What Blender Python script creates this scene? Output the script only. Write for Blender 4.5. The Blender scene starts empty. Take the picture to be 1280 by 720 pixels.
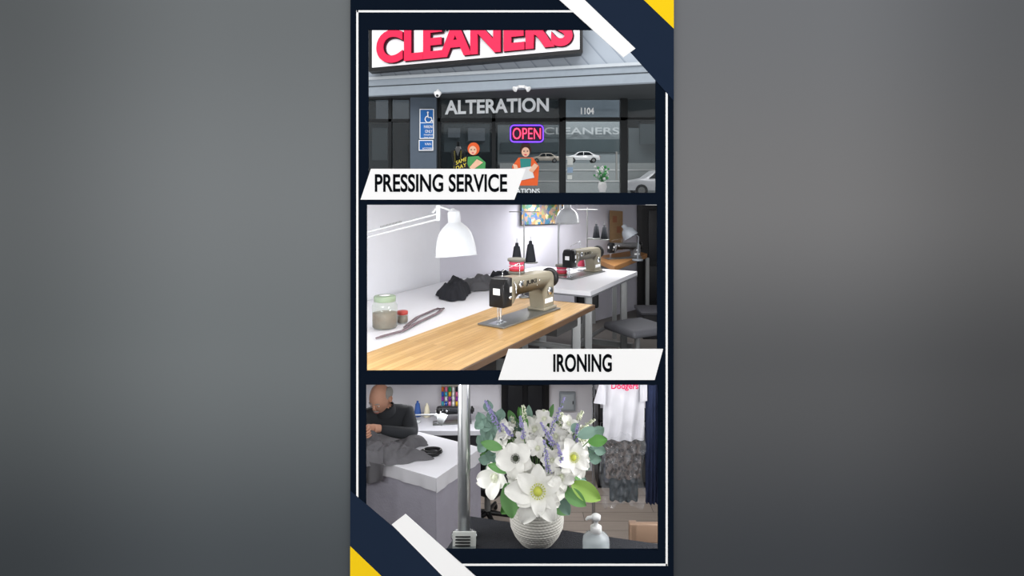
import bpy, bmesh, math, random
from mathutils import Vector, Matrix, noise
random.seed(3)
F=800.0; ZC=2.85; HY=220.0
def P(x,y,d): return Vector(((x-640)/F*d, d, ZC+(HY-y)/F*d))
def V(*a): return Vector(a)
def lin(h):
    h=h.lstrip('#'); o=[]
    for i in (0,2,4):
        c=int(h[i:i+2],16)/255; o.append(c/12.92 if c<=.04045 else ((c+.055)/1.055)**2.4)
    return o
MC={}
def mat(name,col,rough=.6,metal=0,var=.08,scale=12,bump=0,bscale=60,alpha=1,emis=0,spec=.3,trans=0,sheen=0):
    if name in MC: return MC[name]
    m=bpy.data.materials.new(name); m.use_nodes=True; nt=m.node_tree; bs=nt.nodes['Principled BSDF']
    c=lin(col); bs.inputs['Roughness'].default_value=rough; bs.inputs['Metallic'].default_value=metal
    bs.inputs['Specular IOR Level'].default_value=spec
    tc=nt.nodes.new('ShaderNodeTexCoord')
    n=nt.nodes.new('ShaderNodeTexNoise'); n.inputs['Scale'].default_value=scale; n.inputs['Detail'].default_value=4
    nt.links.new(tc.outputs['Object'],n.inputs['Vector'])
    mx=nt.nodes.new('ShaderNodeMix'); mx.data_type='RGBA'
    mx.inputs[6].default_value=[max(0,v*(1-var)) for v in c]+[1]; mx.inputs[7].default_value=[min(1,v*(1+var)) for v in c]+[1]
    nt.links.new(n.outputs['Fac'],mx.inputs[0]); nt.links.new(mx.outputs[2],bs.inputs['Base Color'])
    if alpha<1: bs.inputs['Alpha'].default_value=alpha
    if trans: bs.inputs['Transmission Weight'].default_value=trans
    if emis:
        bs.inputs['Emission Color'].default_value=c+[1]; bs.inputs['Emission Strength'].default_value=emis
    if bump:
        n2=nt.nodes.new('ShaderNodeTexNoise'); n2.inputs['Scale'].default_value=bscale; n2.inputs['Detail'].default_value=3
        nt.links.new(tc.outputs['Object'],n2.inputs['Vector'])
        b=nt.nodes.new('ShaderNodeBump'); b.inputs['Strength'].default_value=bump; b.inputs['Distance'].default_value=.01
        nt.links.new(n2.outputs['Fac'],b.inputs['Height']); nt.links.new(b.outputs[0],bs.inputs['Normal'])
    MC[name]=m; return m
def brickmat(name,c1,c2,mortar,w,h,ms,rotz=0,rough=.5,roty=0,rotx=0):
    m=mat(name,c1,rough); nt=m.node_tree; bs=nt.nodes['Principled BSDF']
    tc=nt.nodes.new('ShaderNodeTexCoord'); mp=nt.nodes.new('ShaderNodeMapping'); mp.inputs['Rotation'].default_value=(rotx,roty,rotz)
    br=nt.nodes.new('ShaderNodeTexBrick'); br.inputs['Scale'].default_value=1
    br.inputs['Brick Width'].default_value=w; br.inputs['Row Height'].default_value=h; br.inputs['Mortar Size'].default_value=ms
    br.inputs['Color1'].default_value=lin(c1)+[1]; br.inputs['Color2'].default_value=lin(c2)+[1]; br.inputs['Mortar'].default_value=lin(mortar)+[1]
    nt.links.new(tc.outputs['Object'],mp.inputs['Vector']); nt.links.new(mp.outputs[0],br.inputs['Vector'])
    mp2=nt.nodes.new('ShaderNodeMapping'); mp2.inputs['Scale'].default_value=(3,60,60)
    nt.links.new(mp.outputs[0],mp2.inputs['Vector'])
    ns=nt.nodes.new('ShaderNodeTexNoise'); ns.inputs['Scale'].default_value=1.5; ns.inputs['Detail'].default_value=5
    nt.links.new(mp2.outputs[0],ns.inputs['Vector'])
    mr=nt.nodes.new('ShaderNodeMapRange'); mr.inputs[3].default_value=.72; mr.inputs[4].default_value=1.25
    nt.links.new(ns.outputs['Fac'],mr.inputs[0])
    mm=nt.nodes.new('ShaderNodeVectorMath'); mm.operation='SCALE'
    nt.links.new(br.outputs['Color'],mm.inputs[0]); nt.links.new(mr.outputs[0],mm.inputs['Scale'])
    nt.links.new(mm.outputs[0],bs.inputs['Base Color']); return m
class B:
    def __init__(s,name,M=None): s.name=name; s.M=M; s.v=[]; s.f=[]; s.fm=[]; s.fs=[]; s.mats=[]
    def add(s,vs,fs,m,smooth=False):
        o=len(s.v); s.v+= [Vector(v) for v in vs]
        if m not in s.mats: s.mats.append(m)
        k=s.mats.index(m)
        for f in fs: s.f.append([i+o for i in f]); s.fm.append(k); s.fs.append(smooth)
    def bm(s,bm,m,smooth=False):
        bmesh.ops.recalc_face_normals(bm,faces=bm.faces)
        bm.verts.index_update()
        s.add([v.co.copy() for v in bm.verts],[[v.index for v in f.verts] for f in bm.faces],m,smooth); bm.free()
    def box(s,lo,hi,m,bev=0,R=None,c=None):
        bm=bmesh.new(); bmesh.ops.create_cube(bm,size=1)
        lo=Vector(lo);hi=Vector(hi); sz=hi-lo; ce=(lo+hi)/2
        for v in bm.verts:
            v.co=Vector((v.co.x*sz.x,v.co.y*sz.y,v.co.z*sz.z))
        if bev: bmesh.ops.bevel(bm,geom=bm.edges[:],offset=bev,segments=3,affect='EDGES',profile=.5)
        for v in bm.verts:
            if R: v.co=R@v.co
            v.co+=ce
        s.bm(bm,m,bool(bev))
    def prism(s,pts,ex,m,bev=0):
        bm=bmesh.new(); ex=Vector(ex); a=[bm.verts.new(p) for p in pts]; b=[bm.verts.new(Vector(p)+ex) for p in pts]
        n=len(pts); bm.faces.new(a); bm.faces.new(b[::-1])
        for i in range(n): bm.faces.new((a[i],a[(i+1)%n],b[(i+1)%n],b[i]))
        if bev: bmesh.ops.bevel(bm,geom=bm.edges[:],offset=bev,segments=3,affect='EDGES',profile=.5)
        s.bm(bm,m,bool(bev))
    def hexa(s,p,m): # 8 pts bottom4 top4
        s.add(p,[(0,3,2,1),(4,5,6,7),(0,1,5,4),(1,2,6,5),(2,3,7,6),(3,0,4,7)],m)
    def tube(s,pts,r,m,seg=10,caps=True):
        pts=[Vector(p) for p in pts]; n=len(pts); rr=r if isinstance(r,(list,tuple)) else [r]*n
        vs=[];fs=[]; t0=(pts[1]-pts[0]).normalized(); up=Vector((0,0,1)) if abs(t0.z)<.9 else Vector((1,0,0)); a=t0.cross(up).normalized()
        for i in range(n):
            t=(pts[min(i+1,n-1)]-pts[max(i-1,0)]).normalized(); a=(a-t*a.dot(t)).normalized(); b=t.cross(a)
            for k in range(seg):
                an=2*math.pi*k/seg; vs.append(pts[i]+(a*math.cos(an)+b*math.sin(an))*rr[i])
        for i in range(n-1):
            for k in range(seg):
                fs.append((i*seg+k,i*seg+(k+1)%seg,(i+1)*seg+(k+1)%seg,(i+1)*seg+k))
        s.add(vs,fs,m,True)
        if caps: s.add(vs[:seg],[list(range(seg))[::-1]],m); s.add(vs[-seg:],[list(range(seg))],m)
    def lathe(s,prof,o,m,seg=32,axis=(0,0,1)):
        q=Vector((0,0,1)).rotation_difference(Vector(axis).normalized()); vs=[];fs=[]; o=Vector(o)
        for r,z in prof:
            for k in range(seg):
                an=2*math.pi*k/seg; vs.append(o+q@Vector((r*math.cos(an),r*math.sin(an),z)))
        for i in range(len(prof)-1):
            for k in range(seg): fs.append((i*seg+k,i*seg+(k+1)%seg,(i+1)*seg+(k+1)%seg,(i+1)*seg+k))
        s.add(vs,fs,m,True)
    def ell(s,c,r,m,R=None,seg=20,fn=None):
        c=Vector(c); r=r if isinstance(r,(list,tuple)) else (r,r,r); vs=[];fs=[]; rg=seg//2
        for i in range(rg+1):
            th=math.pi*i/rg
            for k in range(seg):
                an=2*math.pi*k/seg; u=Vector((math.sin(th)*math.cos(an),math.sin(th)*math.sin(an),math.cos(th)))
                p=Vector((u.x*r[0],u.y*r[1],u.z*r[2]))
                if fn: p=fn(u,p)
                if R: p=R@p
                vs.append(c+p)
        for i in range(rg):
            for k in range(seg): fs.append((i*seg+k,(i+1)*seg+k,(i+1)*seg+(k+1)%seg,i*seg+(k+1)%seg))
        s.add(vs,fs,m,True)
    def grid(s,fn,nu,nv,m,smooth=True):
        vs=[fn(i/nu,j/nv) for i in range(nu+1) for j in range(nv+1)]
        fs=[(i*(nv+1)+j,(i+1)*(nv+1)+j,(i+1)*(nv+1)+j+1,i*(nv+1)+j+1) for i in range(nu) for j in range(nv)]
        s.add(vs,fs,m,smooth)
    def text(s,body,o,xd,yd,w,h,m,depth=.004,bold=0.0):
        cu=bpy.data.curves.new('t','FONT'); cu.body=body; cu.extrude=.05; cu.offset=bold; cu.resolution_u=6
        ob=bpy.data.objects.new('t',cu); bpy.context.scene.collection.objects.link(ob)
        dg=bpy.context.evaluated_depsgraph_get(); me=ob.evaluated_get(dg).to_mesh()
        co=[v.co.copy() for v in me.vertices]; x0=min(c.x for c in co);x1=max(c.x for c in co);y0=min(c.y for c in co);y1=max(c.y for c in co)
        xd=Vector(xd).normalized();yd=Vector(yd).normalized();nn=xd.cross(yd); o=Vector(o)
        vs=[o+xd*((c.x-x0)/(x1-x0)*w)+yd*((c.y-y0)/(y1-y0)*h)+nn*((c.z+.05)/.1*depth) for c in co]
        fs=[list(p.vertices) for p in me.polygons]; s.add(vs,fs,m)
        bpy.data.objects.remove(ob)
    def skin(s,pts,edges,rad,m,matfn=None,sub=2):
        me=bpy.data.meshes.new('sk'); me.from_pydata([tuple(p) for p in pts],edges,[]); ob=bpy.data.objects.new('sk',me)
        bpy.context.scene.collection.objects.link(ob); ob.modifiers.new('s','SKIN')
        for i,r in enumerate(rad):
            r=r if isinstance(r,(tuple,list)) else (r,r); me.skin_vertices[0].data[i].radius=r
        me.skin_vertices[0].data[0].use_root=True
        sb=ob.modifiers.new('ss','SUBSURF'); sb.levels=sub; sb.render_levels=sub
        dg=bpy.context.evaluated_depsgraph_get(); e=ob.evaluated_get(dg).to_mesh()
        vs=[v.co.copy() for v in e.vertices]; fs=[list(p.vertices) for p in e.polygons]
        if matfn:
            d={}
            for f in fs:
                c=sum((vs[i] for i in f),Vector())/len(f); d.setdefault(matfn(c).name,[]).append(f)
            for k,ff in d.items(): s.add(vs,ff,MC[k],True)
        else: s.add(vs,fs,m,True)
        bpy.data.objects.remove(ob)
    def done(s):
        me=bpy.data.meshes.new(s.name)
        if s.M is None:
            xs=[v.x for v in s.v];ys=[v.y for v in s.v];zs=[v.z for v in s.v]
            o=Vector(((min(xs)+max(xs))/2,(min(ys)+max(ys))/2,min(zs))); M=Matrix.Translation(o); vs=[v-o for v in s.v]
        else: M=s.M; vs=s.v
        me.from_pydata([tuple(v) for v in vs],[],s.f)
        for m in s.mats: me.materials.append(m)
        for i,p in enumerate(me.polygons): p.material_index=s.fm[i]; p.use_smooth=s.fs[i]
        bm=bmesh.new(); bm.from_mesh(me)
        loose=[v for v in bm.verts if not v.link_faces]; bmesh.ops.delete(bm,geom=loose,context='VERTS'); bm.to_mesh(me); bm.free()
        ob=bpy.data.objects.new(s.name,me); ob.matrix_world=M; bpy.context.scene.collection.objects.link(ob); return ob
def arealight(name,loc,target,sx,sy,power,col=(1,1,1)):
    l=bpy.data.lights.new(name,'AREA'); l.shape='RECTANGLE'; l.size=sx; l.size_y=sy; l.energy=power; l.color=col
    o=bpy.data.objects.new(name,l); o.location=loc; o.rotation_euler=(Vector(target)-Vector(loc)).to_track_quat('-Z','Y').to_euler(); bpy.context.scene.collection.objects.link(o)
X=V(1,0,0);Z=V(0,0,1)
# ---------------- camera, world
sc=bpy.context.scene
try: sc.view_settings.view_transform='Standard'
except: pass
cam=bpy.data.cameras.new('camera'); cam.sensor_width=36; cam.lens=F/1280*36; cam.shift_y=-(360-HY)/1280; cam.clip_end=200
co=bpy.data.objects.new('camera',cam); co.location=(0,0,ZC); co.rotation_euler=(math.pi/2,0,0); sc.collection.objects.link(co); sc.camera=co
w=bpy.data.worlds.new('world'); sc.world=w; w.use_nodes=True; bg=w.node_tree.nodes['Background']; bg.inputs[0].default_value=(1,1,1,1); bg.inputs[1].default_value=1.25
# ---------------- common mats
navy=mat('navy_board','#0f1723',.7,spec=0,var=.05); slate=mat('slate_band','#1f2a3c',.7,spec=0,var=.03); yel=mat('yellow_paint','#f4cc1c',.6,spec=0,var=.02)
wht=mat('white_paint','#f6f6f6',.6,spec=0,var=.01); blk=mat('black_ink','#0c0e12',.6,spec=0)
black=mat('black_plastic','#151517',.4); dark=mat('dark_frame','#15181a',.4,metal=.2); chrome=mat('chrome','#d4d7da',.2,metal=1)
grey=mat('grey_metal','#8a8c8c',.45,metal=.3); white=mat('white_enamel','#e4e4e4',.35); steel=mat('brushed_steel','#8a8c8a',.35,metal=.8)
# ---------------- display board
D0=2.0;D1=2.01
b=B('display_board')
def rect(x0,y0,x1,y1,da,db,m):
    a=P(x0,y1,D0);c=P(x1,y0,D0); b.box((a.x,da,a.z),(c.x,db,c.z),m)
rect(438,-8,842,37,D0,D1,navy);rect(438,241,842,256,D0,D1,navy);rect(438,464,842,481,D0,D1,navy);rect(438,688,842,728,D0,D1,navy)
for y0,y1,xa,xb in((37,241,460,820),(256,464,458,822),(481,688,457,823)):
    rect(438,y0,xa,y1,D0,D1,navy);rect(xb,y0,842,y1,D0,D1,navy)
for r in((446,13,834,15.5),(446,704.5,834,707),(445.5,13,448,707),(832,13,834.5,707)): rect(*r,D0-.0015,D0,wht)
def poly(pts,off,m,t=.002):
    q=[]
    for x,y in pts: p=P(x,y,D0); p.y=D0-off; q.append(p)
    b.prism(q,(0,-t,0),m)
poly([(722,-8),(796,-8),(842,36),(842,126)],.0005,slate); poly([(796,-8),(842,-8),(842,36)],.001,yel); poly([(690,-8),(722,-8),(794,61),(779,72)],.001,wht,.003)
poly([(438,613),(438,682),(486,728),(574,728)],.0005,slate); poly([(438,682),(486,728),(438,728)],.001,yel); poly([(490,655),(507,642),(604,728),(562,728)],.001,wht,.003)
poly([(464,211),(657,211),(643,249.5),(451,249.5)],.0,wht,.004); poly([(635.5,436),(828.5,436),(818,474.5),(623,474.5)],0,wht,.004)
def ptext(s,x0,y0,x1,y1,m,bold=.0):
    o=P(x0,y1,D0); o.y=D0-.004; e=P(x1,y0,D0); b.text(s,o,X,Z,e.x-o.x,e.z-o.z,m,.001,bold)
ptext('PRESSING SERVICE',469,217.5,634,240,blk,.022); ptext('IRONING',691.5,442,764.5,464.5,blk,.026)
b.done()
# ---------------- gallery wall around it
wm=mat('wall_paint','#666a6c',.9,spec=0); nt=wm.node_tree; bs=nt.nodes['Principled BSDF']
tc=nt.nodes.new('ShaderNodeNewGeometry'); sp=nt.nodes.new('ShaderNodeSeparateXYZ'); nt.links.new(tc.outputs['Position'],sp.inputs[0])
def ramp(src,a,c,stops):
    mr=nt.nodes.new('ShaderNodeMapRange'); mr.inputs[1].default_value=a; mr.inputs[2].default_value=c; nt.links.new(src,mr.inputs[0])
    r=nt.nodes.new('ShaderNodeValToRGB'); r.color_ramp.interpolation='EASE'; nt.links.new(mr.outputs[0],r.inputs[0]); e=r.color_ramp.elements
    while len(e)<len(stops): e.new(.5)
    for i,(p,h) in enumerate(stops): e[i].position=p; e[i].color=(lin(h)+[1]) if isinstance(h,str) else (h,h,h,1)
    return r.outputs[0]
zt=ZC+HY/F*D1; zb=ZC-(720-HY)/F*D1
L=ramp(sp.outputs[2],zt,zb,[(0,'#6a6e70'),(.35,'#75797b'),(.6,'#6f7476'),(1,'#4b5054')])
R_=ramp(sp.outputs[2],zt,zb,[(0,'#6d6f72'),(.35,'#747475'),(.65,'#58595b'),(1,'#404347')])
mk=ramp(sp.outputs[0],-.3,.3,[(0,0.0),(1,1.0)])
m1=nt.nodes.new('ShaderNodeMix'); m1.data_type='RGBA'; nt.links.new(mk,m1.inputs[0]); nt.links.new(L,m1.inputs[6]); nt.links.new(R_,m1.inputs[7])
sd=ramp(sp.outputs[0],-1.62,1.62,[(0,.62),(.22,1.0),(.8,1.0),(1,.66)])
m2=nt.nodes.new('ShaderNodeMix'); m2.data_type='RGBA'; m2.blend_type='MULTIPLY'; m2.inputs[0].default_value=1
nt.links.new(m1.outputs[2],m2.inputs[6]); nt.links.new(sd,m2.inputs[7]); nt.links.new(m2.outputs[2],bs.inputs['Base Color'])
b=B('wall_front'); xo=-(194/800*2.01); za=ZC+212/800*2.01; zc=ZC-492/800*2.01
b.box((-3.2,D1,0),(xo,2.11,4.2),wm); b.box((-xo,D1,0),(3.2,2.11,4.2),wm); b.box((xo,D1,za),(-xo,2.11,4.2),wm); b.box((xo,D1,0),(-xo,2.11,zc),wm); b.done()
# ---------------- floor, slabs, sides
fl=brickmat('plank_floor','#857b74','#70675f','#453f3b',1.2,.14,.003,0,.5)
b=B('floor'); b.box((-3.3,-2.5,-.1),(3.3,6.35,0),fl); b.done()
def slab(name,ya,yb,d1,m):
    b=B(name); k=lambda y,d:ZC+(HY-y)/F*d
    W=3.2; b.hexa([V(-W,2.11,k(yb,2.11)),V(W,2.11,k(yb,2.11)),V(W,d1,k(yb,d1)),V(-W,d1,k(yb,d1)),V(-W,2.11,k(ya,2.11)),V(W,2.11,k(ya,2.11)),V(W,d1,k(ya,d1)),V(-W,d1,k(ya,d1))],m); b.done()
cm=mat('ceiling_paint','#dcdcde',.9,spec=0)
slab('ceiling',246,251,14.5,cm); slab('ceiling',470,475,9,cm)  # added wedge dividers, edge-on to the camera, keep each room's light apart
sw=mat('side_wall_paint','#b9bcc2',.9,spec=0)
b=B('wall_left'); b.box((-3.3,2.11,0),(-3.2,9,2.6),sw); b.done()
b=B('wall_right'); b.box((3.2,2.11,0),(3.3,9,2.6),sw); b.done()

# =============== STOREFRONT ===============
def PA(x,y,off=0):
    d=(9.734-off)/(1+.363*(x-640)/800); return P(x,y,d)
sid=mat('diagonal_siding','#a3abb5',.8); nt=sid.node_tree; bs=nt.nodes['Principled BSDF']
tc=nt.nodes.new('ShaderNodeTexCoord'); mp=nt.nodes.new('ShaderNodeMapping'); mp.inputs['Rotation'].default_value=(0,math.radians(38),0)
wv=nt.nodes.new('ShaderNodeTexWave'); wv.wave_profile='SAW'; wv.bands_direction='X'; wv.inputs['Scale'].default_value=1.6
nt.links.new(tc.outputs['Object'],mp.inputs[0]); nt.links.new(mp.outputs[0],wv.inputs[0])
rp=nt.nodes.new('ShaderNodeValToRGB'); e=rp.color_ramp.elements; e[0].color=lin('#7d8691')+[1]; e[0].position=0; e[1].color=lin('#a2aab4')+[1]; e[1].position=.15
nt.links.new(wv.outputs['Fac'],rp.inputs[0]); nt.links.new(rp.outputs[0],bs.inputs['Base Color'])
fas=mat('fascia_paint','#8f98a1',.7); fas2=mat('fascia_edge','#b4babf',.7); sof=mat('soffit_paint','#2b3033',.8)
b=B('roof_awning')
k=lambda y0,y1:[PA(420,y0[0]),PA(860,y0[1]),PA(860,y1[1]),PA(420,y1[0])]
b.prism(k((-30,-75),(98.5,74)),(0,.3,0),sid)
q=[PA(420,98.5,.06),PA(860,74,.06),PA(860,78,.06),PA(420,102,.06)]; b.prism(q,(0,.3,0),fas2)
q=[PA(420,102,.02),PA(860,78,.02),PA(860,100.5,.02),PA(420,121.7,.02)]; b.prism(q,(0,.15,0),fas)
q=[PA(420,110,.03),PA(860,87.5,.03),PA(860,88.5,.03),PA(420,111,.03)]; b.prism(q,(0,.1,0),sof)
zs=PA(420,121.7,0).z
b.add([V(-4,11.2,zs-.0),V(4.2,11.2,zs),PA(860,100.5,0),PA(420,121.7,0)],[(0,1,2,3)],sof)
b.done()
signw=mat('sign_face','#efedf0',.5,emis=.15,spec=0); red=mat('sign_red','#d81c48',.5,emis=.08); redd=mat('sign_shadow','#3a0c1c',.5)
b=B('cleaners_sign')
b.prism([PA(461,10,.3),PA(728.5,-17,.3),PA(728.5,66,.3),PA(461,89.5,.3)],(0,.25,0),black)
b.prism([PA(465,12,.31),PA(724.5,-15,.31),PA(724.5,61.5,.31),PA(465,84.5,.31)],(0,.1,0),signw)
def qtext(b,s,x0,y0,x1,y1,hl,m,off,bold):
    o=PA(x0,y0,off); e=PA(x1,y1,off); top=PA(x0,y0-hl,off); b.text(s,o,e-o,Z,(e-o).length,(top-o).length,m,.02,bold)
qtext(b,'CLEANERS',473,82,718,58,41,redd,.32,.055); qtext(b,'CLEANERS',471,80.5,716,56.5,41,red,.36,.04)  # dark offset copy outlines the red letters
qtext(b,'Alterations',543,41,640,31,16,black,.33,0.01)
b.done()
DF=11.0
def fbox(b,x0,y0,x1,y1,da,db,m): a=P(x0,y1,DF);c=P(x1,y0,DF); b.box((a.x,da,a.z),(c.x,db,c.z),m)
stu=mat('stucco','#56606c',.9,bump=.4,bscale=120)
b=B('wall_storefront'); fbox(b,515,96,547,246,10.8,11.1,stu); fbox(b,400,90,900,108,11.0,11.2,sof); b.done()
b=B('window_1'); gd=mat('dark_glass','#161c20',.05,alpha=.35,spec=.6)
for x0,x1 in((400,403),(486,490),(512,516)): fbox(b,x0,108,x1,246,10.95,11.05,dark)
for y in(118,149): fbox(b,400,y,515,y+3.5,10.95,11.05,dark)
fbox(b,400,108,515,246,11.0,11.01,gd); b.done()
b=B('window_2')
for x0,x1 in((547,551),(615,619.5),(699,703)): fbox(b,x0,108,x1,246,10.93,11.05,dark)
for y0,y1 in((108,112),(148,152.5)): fbox(b,547,y0,703,y1,10.93,11.05,dark)
fbox(b,547,108,703,246,11.0,11.01,gd)
let=mat('vinyl_letters','#e4e8ea',.5,emis=.1); o=P(556,143.5,10.92);e=P(686,139.5,10.92); b.text('ALTERATION',o,e-o,Z,(e-o).length,.245,let,.005,.03)
b.done()
b=B('door_1'); gl=mat('clear_glass','#1a2226',.04,alpha=.15,spec=.5)
for x0,x1 in((703,707),(775,781)): fbox(b,x0,108,x1,246,10.93,11.05,dark)
for y0,y1 in((107,110),(147,151)): fbox(b,703,y0,781,y1,10.93,11.05,dark)
fbox(b,707,110,776,246,11.0,11.01,gl); fbox(b,768,190,770,225,10.85,10.88,steel); fbox(b,768,191,770,192,10.86,10.95,steel)
o=P(726,143,10.92); b.text('1104',o,X,Z,.225,.115,wht,.005,.03)
fbox(b,709,196,716,206,10.98,10.99,mat('door_sticker','#c8ccc8',.6)); fbox(b,709,209,716,216,10.98,10.99,mat('door_sticker_b','#8aa0b8',.6)); fbox(b,709,219,715,224,10.98,10.99,mat('door_sticker','#c8ccc8',.6))
b.done()
b=B('window_3'); 
for x0,x1 in((781,784),(880,884)): fbox(b,x0,108,x1,246,10.95,11.05,dark)
for y0,y1 in((110,113),(147,150)): fbox(b,781,y0,884,y1,10.95,11.05,dark)
fbox(b,784,108,880,246,11.0,11.01,gd); b.done()
# shop interior, plus street reflections modelled as objects behind the glass
im=mat('shop_interior','#262e32',.9); im2=mat('shop_interior_grey','#6a747c',.9); im3=mat('shop_shelf','#4a555a',.9)
def ib(x0,y0,x1,y1,d,m,t=.1): a=P(x0,y1,d);c=P(x1,y0,d); b.box((a.x,d,a.z),(c.x,d+t,c.z),m)
b=B('wall_shop_interior'); ib(380,80,900,247,14.3,im); b.done()
b=B('display_shelf'); ib(555,155,612,190,13.6,im3); ib(560,160,575,172,13.5,im2); ib(470,125,512,150,13.6,im2); ib(800,155,880,180,13.6,im3); ib(585,160,606,176,13.5,im2); ib(465,160,484,200,13.6,im3); b.done()  # grey boxes standing in for shapes reflected in the panes
b=B('building'); bm_=mat('building_stucco','#8c969a',.9); bw=mat('building_windows','#4a565a',.4)  # building reflected in the glass, modelled behind the panes with its letters
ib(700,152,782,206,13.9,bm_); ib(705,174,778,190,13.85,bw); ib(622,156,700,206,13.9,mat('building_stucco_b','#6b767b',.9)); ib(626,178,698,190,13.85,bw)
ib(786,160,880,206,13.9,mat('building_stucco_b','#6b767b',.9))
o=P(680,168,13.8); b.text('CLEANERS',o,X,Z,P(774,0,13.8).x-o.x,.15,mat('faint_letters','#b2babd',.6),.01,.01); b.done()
b=B('ceiling_light'); le=mat('light_tube','#e8f0f2',.5,emis=.6)  # transom glass reflection, built as glowing strips and a backing panel
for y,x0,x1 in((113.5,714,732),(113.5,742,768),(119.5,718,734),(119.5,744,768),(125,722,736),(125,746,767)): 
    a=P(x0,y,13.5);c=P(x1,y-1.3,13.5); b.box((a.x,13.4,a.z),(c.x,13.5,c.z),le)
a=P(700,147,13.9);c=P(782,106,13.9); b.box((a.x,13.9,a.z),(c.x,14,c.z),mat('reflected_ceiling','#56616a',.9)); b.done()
b=B('parking_deck'); dm=mat('asphalt','#a3abac',.9); a=P(625,247,13.2);c=P(900,204,13.2); b.box((a.x,13.0,a.z),(c.x,13.85,c.z),dm)  # pale block standing in for the street surface reflected in the glass
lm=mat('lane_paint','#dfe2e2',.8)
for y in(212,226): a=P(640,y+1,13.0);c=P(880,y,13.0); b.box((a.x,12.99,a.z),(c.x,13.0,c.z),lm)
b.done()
def reflected_car(name,cx,cy,d,Lpx,col):
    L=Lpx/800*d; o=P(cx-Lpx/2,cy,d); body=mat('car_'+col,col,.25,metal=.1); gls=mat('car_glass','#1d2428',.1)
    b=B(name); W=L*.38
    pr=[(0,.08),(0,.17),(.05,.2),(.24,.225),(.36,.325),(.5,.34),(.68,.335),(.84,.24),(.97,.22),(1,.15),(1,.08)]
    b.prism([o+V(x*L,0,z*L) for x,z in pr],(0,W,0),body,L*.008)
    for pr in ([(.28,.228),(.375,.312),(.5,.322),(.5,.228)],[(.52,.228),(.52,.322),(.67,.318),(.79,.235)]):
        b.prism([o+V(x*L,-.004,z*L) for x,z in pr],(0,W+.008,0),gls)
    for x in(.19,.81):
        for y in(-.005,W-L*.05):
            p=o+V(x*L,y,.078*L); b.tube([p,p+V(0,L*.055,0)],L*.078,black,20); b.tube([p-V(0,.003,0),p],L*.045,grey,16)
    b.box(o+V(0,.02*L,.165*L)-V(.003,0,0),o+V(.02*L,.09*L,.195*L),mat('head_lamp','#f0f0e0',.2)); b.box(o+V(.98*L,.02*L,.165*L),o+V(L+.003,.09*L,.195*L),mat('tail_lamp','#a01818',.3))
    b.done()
reflected_car('car',729,203.5,13.1,42,'#d4d7da'); reflected_car('car',682,203.5,13.1,36,'#c4bdb2'); reflected_car('car',833,246,12.2,100,'#e6eaf0')  # cars reflected in the glass, modelled small behind the panes
# OPEN neon
b=B('open_sign'); ne=mat('neon_red','#ff3858',.3,emis=3.0); nb=mat('neon_blue','#6a3cff',.3,emis=2.5)
a=P(637,178.5,10.85);c=P(680,155.5,10.85)
def rr(x0,z0,x1,z1,r,y):
    pts=[]
    for cx,cz,a0 in((x1-r,z1-r,0),(x0+r,z1-r,90),(x0+r,z0+r,180),(x1-r,z0+r,270)):
        for i in range(5): t=math.radians(a0+i*22.5); pts.append(V(cx+r*math.cos(t),y,cz+r*math.sin(t)))
    return pts
b.prism(rr(a.x,a.z,c.x,c.z,.05,10.87),(0,.02,0),mat('neon_backing','#1c1430',.4))
p=rr(a.x+.015,a.z+.015,c.x-.015,c.z-.015,.06,10.85); b.tube(p+[p[0]],.010,nb,8)
o=P(641,174,10.84); b.text('OPEN',o,X,Z,P(676,0,10.84).x-o.x,.19,ne,.01,-.005); b.done()
# accessibility signs
b=B('parking_sign'); bl=mat('sign_blue','#1460a8',.5)
fbox(b,527,138,544.5,174.5,10.76,10.79,wht);fbox(b,528,139,543.5,154.5,10.755,10.77,bl);fbox(b,528,155.5,543.5,173.5,10.755,10.77,bl)
fbox(b,526,176,543.5,189,10.76,10.79,wht);fbox(b,527,177,542.5,188,10.755,10.77,bl)
for s_,y,x0,x1,h in(('PARKING',160.3,530,542,.05),('ONLY',166,531.5,540.5,.05),('MINIMUM',169.5,530,542,.025),('FINE $250',173,530,542,.025),('VAN',181.5,531,539,.04),('ACCESSIBLE',187,528,542,.035)):
    o=P(x0,y,10.75); b.text(s_,o,X,Z,P(x1,0,10.75).x-o.x,h,wht,.003)
c0=P(535.5,149,10.74); ring=[c0+V(math.cos(t)*.055,0,math.sin(t)*.055) for t in [math.radians(100+i*20) for i in range(13)]]; b.tube(ring,.009,wht,6)
b.tube([c0+V(-.01,0,.10),c0+V(-.005,0,.03),c0+V(.045,0,.03),c0+V(.07,0,-.045)],.010,wht,6); b.ell(c0+V(-.01,0,.115),.016,wht,seg=10); b.done()
# security camera + flood light
b=B('security_camera'); dq=PA(547,112).y-.08; p=P(547,117,dq); b.tube([p+V(0,.07,.05),p+V(0,0,.02)],[.03,.03],white,12); b.lathe([(0,.03),(.055,.03),(.06,.0),(.05,-.02),(0,-.02)],p,white,20); b.ell(p+V(0,-.01,-.015),.047,white); b.ell(p+V(0,-.035,-.03),.025,black); b.done()
b=B('flood_light'); dq=PA(652,104).y-.08; p=P(652,109,dq); b.box(tuple(p+V(-.05,.0,-.0)),tuple(p+V(.05,.09,.03)),white,.008)
for s_ in(-1,1):
    b.tube([p,p+V(s_*.06,-.02,-.01)],.01,white); b.lathe([(0,-.045),(.02,-.045),(.024,0),(.045,.035),(.042,.04),(0,.03)],p+V(s_*.08,-.04,-.02),white,20,(s_*.7,-.5,-.5))
b.done()
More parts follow.
